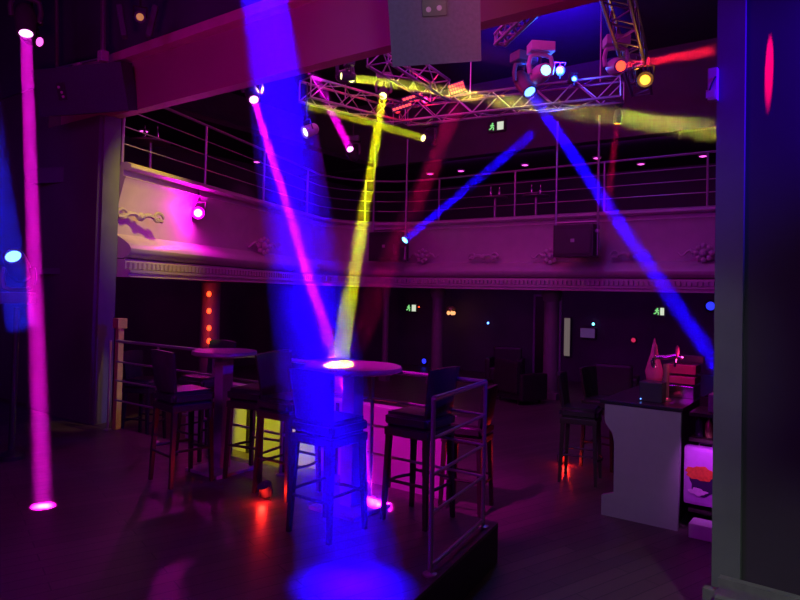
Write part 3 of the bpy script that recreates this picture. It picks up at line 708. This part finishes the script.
# hung hall speakers
def hung_speaker(px0, py0, px1, py1, v, label, poles, red=False):
    a, b_ = at_v(px0, py0, v), at_v(px1, py1, v); c = (a+b_)/2; wd = abs(uv(b_)[0]-uv(a)[0]); h = abs(a.z-b_.z)
    o = empty('hung_loudspeaker', label, 'loudspeaker', c, ANG, 'black loudspeakers hung before the balcony')
    MB().box((0, 0, 0), (wd, .34, h), 0, .015).build('cabinet', M['black'], o)
    MB().box((0, -.178, -.02), (wd*.9, .015, h*.75), 0, .005).build('grille', M['grille'], o)
    MB().box((0, -.188, 0), (.07, .006, .06), 0, .002).build('badge', M['greyfix'], o)
    for x in poles:
        pp = MB().tube([(x*wd/2*1.06, 0, -h/2*(.9 if x > 0 else .2)), (x*wd/2*1.06, 0, TZ-.1-c.z)], .022, 8).build('hanging_pole', M['alu'], o)
        MB().box((x*wd/2*1.03, 0, h*.3), (.06, .08, .06), 0, .005).build('bracket', M['steel'], pp)
    MB().tube([(-wd/2, 0, h/2+.05), (wd/2, 0, h/2+.05)], .02, 8).build('crossbar', M['alu'], o)
    return c
cR = hung_speaker(557, 226, 596, 257, VB-.5, 'black loudspeaker hung on two poles before the back balcony', (-1, 1))
cL = hung_speaker(374, 233, 404, 261, VB-.75, 'black loudspeaker hung on poles at the balcony corner by the blue lamp', (-1, 1))
light('SPOT', 'speaker_spot_red', cR+Vector((1.6, -1.6, 1.4)), (1, .02, .06), 45, cR+Vector((.25, 0, .35)), spot_size=.32, spot_blend=.7, shadow_soft_size=.04)

# ================================================================== MOVING HEADS, LAMPS
def moving_head(lens, d, g, label, up=1, s=1.0, body=None, r=.065, base=True, reach=None):
    lens, d = Vector(lens), Vector(d).normalized(); body = body or M['fixture']
    c = lens-d*.2*s; o = empty('moving_head_light', label, 'stage light', c+Vector((0, 0, .3*s*up)), 0, 'moving head stage lights')
    off = c-o.location; m = Matrix.Translation(off) @ aim(d) @ Matrix.Scale(s, 4)
    hd = MB().lathe([(.05, -.17), (.085, -.14), (.1, -.06), (.105, .02), (r/s+.03, .14), (r/s+.022, .2), (r/s, .2), (r/s, .185)], 20, m).build('head', body, o)
    MB().lathe([(r/s, .186), (r/s*.6, .196), (r/s*.1, .199)], 20, m).build('lens', G[g], hd)
    ax = d.cross(Vector((0, 0, 1)))
    ax = ax.normalized() if ax.length > .05 else Vector((1, 0, 0))
    rz = math.atan2(ax.y, ax.x)
    mb = MB()
    for sg in (-1, 1):
        mb.tube([off+ax*sg*.125*s, off+ax*sg*.14*s+Vector((0, 0, .1*s*up)), off+ax*sg*.12*s+Vector((0, 0, .2*s*up)), off+ax*sg*.05*s+Vector((0, 0, .225*s*up))], .028*s, 8)
    mb.tube([off+ax*-.06*s+Vector((0, 0, .225*s*up)), off+ax*.06*s+Vector((0, 0, .225*s*up))], .03*s, 8)
    mb.build('yoke', body, o)
    if base: MB().box((0, 0, 0), (.28*s, .2*s, .11*s), rz, .012).build('base', body, o)
    if reach is not None:
        MB().tube([(0, 0, .05*s*up), (0, 0, reach-o.location.z)], .014, 8).build('clamp_pole', M['black'], o)
    return o
def beam(p0, p1, r0, r1, col, E, sig, label, src=True, soft=1.12, gap=.0, spread=None):
    p0, p1 = Vector(p0), Vector(p1); d = (p1-p0); L = d.length; d.normalize()
    m = bpy.data.materials.new('haze_in_beam'); m.use_nodes = True; nt = m.node_tree; nt.nodes.clear()
    vs = nt.nodes.new('ShaderNodeVolumeScatter'); E, sig = E*4, sig/4; vs.inputs['Density'].default_value = sig; vs.inputs['Color'].default_value = (.95, .95, .95, 1)
    out = nt.nodes.new('ShaderNodeOutputMaterial'); nt.links.new(vs.outputs[0], out.inputs['Volume'])
    q = aim(d); o = MB().lathe([(r0*soft, .01), (r1*soft, L)], 28, q).build('light_beam', m); o.location = p0
    tag(o, label, 'light beam', 'beams of light in the haze')
    sp_ = spread or max(math.radians(1.0), 2*math.atan((r1-r0)/L)*1.2)
    P = E*PI*r0*r0
    light('AREA', 'beam_light', p0+d*.005, col, P, p1, shape='DISK', size=2*r0, spread=sp_)
    return o
# 1  left magenta beam to the floor
l1 = at_d(26, 34, 6.6); e1 = at_z(43, 506, PLAT)
moving_head(l1, e1-l1, 'mag', 'moving head at the top left throwing the magenta beam to the floor', reach=6.4)
beam(l1, e1, .055, .085, (1, .006, .85), 1700, .035, 'vertical magenta beam at the left ending in a white spot on the floor')
l = at_d(40, 42, 7.1); moving_head(l, (.9, -.25, -.35), 'pink', 'small unfocused pink lamp hanging right beside the left magenta beam', s=.7, r=.05, reach=6.4)
# 2  magenta beam behind the front table
l2 = at_d(254, 100, 9.4); e2 = at_z(380, 507, PLAT)
moving_head(l2, e2-l2, 'mag', 'moving head under the bulkhead throwing the long magenta beam', reach=6.98)
beam(l2, e2, .05, .075, (1, .008, .9), 1500, .06, 'long magenta beam slanting down behind the front high table')
# 3 yellow onto the table
l3 = at_d(383, 96, 11.6); e3 = at_z(338, 364, PLAT+1.12)
moving_head(l3, e3-l3, 'yel', 'moving head at the truss corner throwing the yellow beam down', reach=TZ+.1)
beam(l3, e3, .07, .078, (.75, .72, .0), 800, .07, 'yellow beam slanting down onto the front high table')
# 4 yellow long to the right
l4 = at_d(352, 78, 9.4); e4 = at_d(775, 140, 4.85)
moving_head(l4, e4-l4, 'yel', 'moving head left of the short truss throwing the widening yellow beam', reach=TZ+.1)
l = at_d(341, 76, 9.2); moving_head(l, (-.9, -.4, -.1), 'yel', 'small yellow lamp facing away left of the widening beam', s=.6, r=.05, reach=TZ+.1)
beam(l4, e4, .06, .115, (.7, .66, .04), 1000, .10, 'long yellow beam widening to the right across the whole hall')
# 5 short yellow
l5 = at_d(423, 138, 12.2); e5 = at_d(306, 104, 10.2)
moving_head(l5, e5-l5, 'yel', 'moving head below the truss throwing a short yellow beam to the left', reach=TZ)
beam(l5, e5, .07, .075, (.65, .62, .0), 260, .15, 'short yellow beam passing leftwards under the truss')
# 6 magenta upward
l6 = at_d(350, 149, 12.6); e6 = at_d(308, 62, 10.2)
moving_head(l6, e6-l6, 'mag', 'moving head on the gallery side throwing a magenta beam upwards', up=1, reach=TZ)
beam(l6, e6, .075, .1, (1, .0, .85), 330, .16, 'magenta beam rising to the left from below the truss')
# 7 blue from the corner speaker upward
l7 = Vector(cL)+Vector((.42, -.35, .25)); l7 = at_d(405, 240, l7.y); e7 = at_d(533, 133, 11.3)
moving_head(l7, e7-l7, 'cyan', 'moving head beside the corner loudspeaker throwing a blue beam upwards', up=-1, r=.075)
beam(l7, e7, .08, .09, (.006, .0, 1), 420, .16, 'thin blue beam rising to the right from the balcony corner')
# 8 blue to lower right
l8 = at_d(530, 92, 10.0); e8 = at_d(722, 372, 6.9)
moving_head(l8, e8-l8, 'blu', 'moving head in the middle of the truss throwing the blue beam down right', s=1.3, r=.09, reach=TZ)
beam(l8, e8, .08, .115, (.006, .0, 1), 560, .16, 'blue beam slanting down to the right towards the bar')
# 9 red to right
l9 = at_d(621, 66, 8.2); e9 = at_d(735, 48, 5.2)
moving_head(l9, e9-l9, 'red', 'grey moving head on the right truss throwing a red beam right', s=1.1, r=.065, body=M['greyfix'], reach=TZ)
beam(l9, e9, .045, .05, (1, .01, .04), 220, .2, 'red beam going right from the grey moving head')
# 10 wide dim red
l10 = at_d(458, 106, 11.0); e10 = at_d(352, 350, 8.6)
beam(l10, e10, .13, .19, (1, .0, .12), 26, .2, 'wide faint red beam slanting down from the truss')
# 11 thin red
l11 = at_d(617, 124, 11.5); e11 = at_d(606, 222, 11.5)
beam(l11, e11, .06, .08, (1, .0, .1), 60, .2, 'short faint red beam falling from below the truss at the right')
moving_head(l11, e11-l11, 'red', 'small red-lensed lamp hanging under the back truss at the right', s=.7, r=.05, reach=TZ)
# 12 the big blue beam
l12 = at_d(258, -45, 5.35); e12 = at_z(352, 585, PLAT)
beam(l12, e12, .18, .29, (.01, .0, 1), 165, .42, 'very wide blue beam falling from the top onto the front bar stool', spread=math.radians(5.5))
moving_head(l12, e12-l12, 'blu', 'large moving head above the frame throwing the wide blue beam', s=1.6, r=.15, reach=6.4)
# 13 short blue, pink
l13 = at_d(538, 68, 9.6); e13 = at_d(478, 50, 8.6)
beam(l13, e13, .06, .12, (.05, .02, 1), 120, .25, 'short blue beam fanning left from the middle of the truss')
moving_head(at_d(546, 70, 9.4), Vector((.1, -1, -.1)), 'cyan', 'moving head in the blue glow facing us with a pale cyan lens', s=1.3, r=.075, body=M['greyfix'], reach=TZ)
# 14 far left blue
l14 = at_d(13, 256, 6.2); e14 = at_d(-30, 60, 5.2)
moving_head(l14, Vector((.2, -.8, .5)), 'blu', 'moving head at the left edge with a bright blue lens', up=-1, r=.07)
MB().lathe([(.12, 0), (.12, .03), (.03, .06), (.03, 1.0)], 16, Matrix.Translation((0, 0, 0))).build('stand', M['black']).name = 'light_stand'
ls = bpy.data.objects['light_stand']; tag(ls, 'thin black light stand under the blue lamp at the left edge', 'stand')
mh = [x for x in bpy.data.objects if x.get('label', '').startswith('moving head at the left edge')][0]
ls.location = (mh.location.x, mh.location.y, PLAT); ls.scale = (1, 1, (mh.location.z-.09-PLAT))
beam(at_d(22, 330, 5.6), at_d(-25, 60, 6.2), .12, .17, (.01, .02, 1), 60, .3, 'wide blue beam rising out of the left edge of the picture')

# PAR cans / LED panels on the truss
def par(px, py, d, look, g, label, r=.09, s=1, can=None, col=None, pw=0, reach=None, ribs=True):
    p = at_d(px, py, d); look = Vector(look).normalized(); o = empty('par_lamp', label, 'stage light', p, 0, 'par lamps')
    m = aim(look)
    c_ = MB().lathe([(r*.5, -.22), (r*.9, -.18), (r, 0), (r*1.06, .01), (r*1.06, .03), (r*.96, .03), (r*.96, .01)], 20, m).build('can', can or M['fixture'], o)
    MB().lathe([(r*.95, .002), (r*.6, .012), (r*.1, .016)], 20, m).build('lens', G[g], o)
    ax = look.cross(Vector((0, 0, 1))).normalized()
    top = Vector((0, 0, r*1.9))
    MB().tube([ax*r*1.15-look*.08, ax*r*1.15+top, -ax*r*1.15+top, -ax*r*1.15-look*.08], .01, 6).build('yoke', M['black'], o)
    if reach: MB().tube([top, (0, 0, reach-p.z)], .012, 6).build('clamp_pole', M['black'], o)
    if pw: light('POINT', 'par_light', p+look*.1, col, pw, shadow_soft_size=.06)
    return o
toC = lambda px, py: -ray(px, py)
par(198, 213, 9.7, toC(198, 213)+Vector((.1, 0, .05)), 'mag', 'dazzling magenta par lamp hanging in front of the left balcony', .09, col=(1, .0, .8), pw=42, reach=3.55)
par(645, 80, 8.6, Vector((-.25, -1, -.05)), 'amb', 'amber par lamp with a round face on the right truss', .1, col=(1, .4, .05), pw=3, reach=TZ)
par(637, 70, 8.9, Vector((-.5, -.6, .7)), 'amb', 'small orange lamp tilted up behind the amber par lamp', .045, reach=TZ)
par(254+52, 132, 10.4, Vector((-.8, -.5, -.5)), 'wht', 'white-faced par lamp hanging at the left end of the left truss', .1, can=M['greyfix'], reach=TZ)
par(560, 71, 9.9, Vector((.0, -1, -.2)), 'cyan', 'cyan par lamp just right of the pale cyan moving head', .07, col=(.02, .1, 1), pw=45, reach=TZ)
par(574, 79, 10.2, Vector((.1, -1, -.1)), 'cyan', 'cyan par lamp at the right end of the blue glow', .05, col=(.02, .05, 1), pw=12, reach=TZ)
par(140, 17, 6.6, toC(140, 17), 'dimamb', 'round lamp with a dim amber face on the ledge of the bulkhead', .055, can=M['navy'], reach=6.4)
par(350, 66, 9.9, Vector((.5, -1, .3)), 'pink', 'small pink par lamp above the yellow moving head', .05, col=(1, .05, .8), pw=5, reach=TZ+.1)
par(397, 110, 11.7, Vector((.2, -1, -.5)), 'red', 'red par lamp at the corner where the trusses meet', .06, col=(1, .01, .03), pw=14, reach=TZ)
par(425, 100, 11.0, Vector((.2, -1, -.5)), 'pink', 'red-pink par lamp under the middle truss', .06, col=(1, .01, .15), pw=10, reach=TZ)
for k, (px, py, ww, hh, dd, t) in enumerate(((457, 88, .24, .16, 10.2, 'right of the middle truss'), (412, 97, .34, .05, 11.2, 'left of the middle truss, upper one'), (402, 107, .34, .05, 11.2, 'left of the middle truss, lower one'))):
    p = at_d(px, py, dd); o = empty('led_panel', 'red led panel '+t, 'stage light', p, -.1, 'red led panels on the truss')
    o.rotation_euler = (0, math.radians(-18), -.1)
    MB().box((0, .03, 0), (ww+.03, .06, hh+.03), 0, .006).build('housing', M['fixture'], o)
    mb = MB(); n = max(1, int(hh/.05))
    for j in range(n):
        for i in range(6): mb.box((-ww/2+ww*(i+.5)/6, -.003, -hh/2+hh*(j+.5)/n), (ww/6*.75, .008, hh/n*.7))
    mb.build('led_array', G['red'], o)
    MB().tube([(0, .03, hh/2), (0, .03, TZ-p.z)], .012, 6).build('clamp_pole', M['black'], o)
light('SPOT', 'truss_spot_yellow', at_d(330, 120, 9.2), (.9, .8, .02), 40, at_d(335, 88, 10.6), spot_size=1.0, spot_blend=1)
# bulkhead mounted red light and the red spot on the right wall
rp = at_v(769, 78, VF)
src = rp+Vector((-.04, -.12, 0))-Vector((VX, VY, 0))*.06+Vector((0, 0, 1.75))
light('SPOT', 'wall_spot_red', src, (1, .0, .08), 16000, rp, spot_size=math.radians(1.45), spot_blend=.15, shadow_soft_size=.005)
# drapery leaves on ledge near the top left
for k, (px, t) in enumerate(((122, 'left'), (152, 'right'))):
    p = at_d(px, 22, 6.8); o = tag(MB().box((0, 0, 0), (.06, .12, .34), .3, .02).build('barn_door_flap', M['navy']), 'dark flap of a spotlight at the top left, the %s one' % t, 'flap', 'flaps beside the dim amber lamp'); o.location = p; o.rotation_euler = (0, .2*(1 if k else -1), 0)
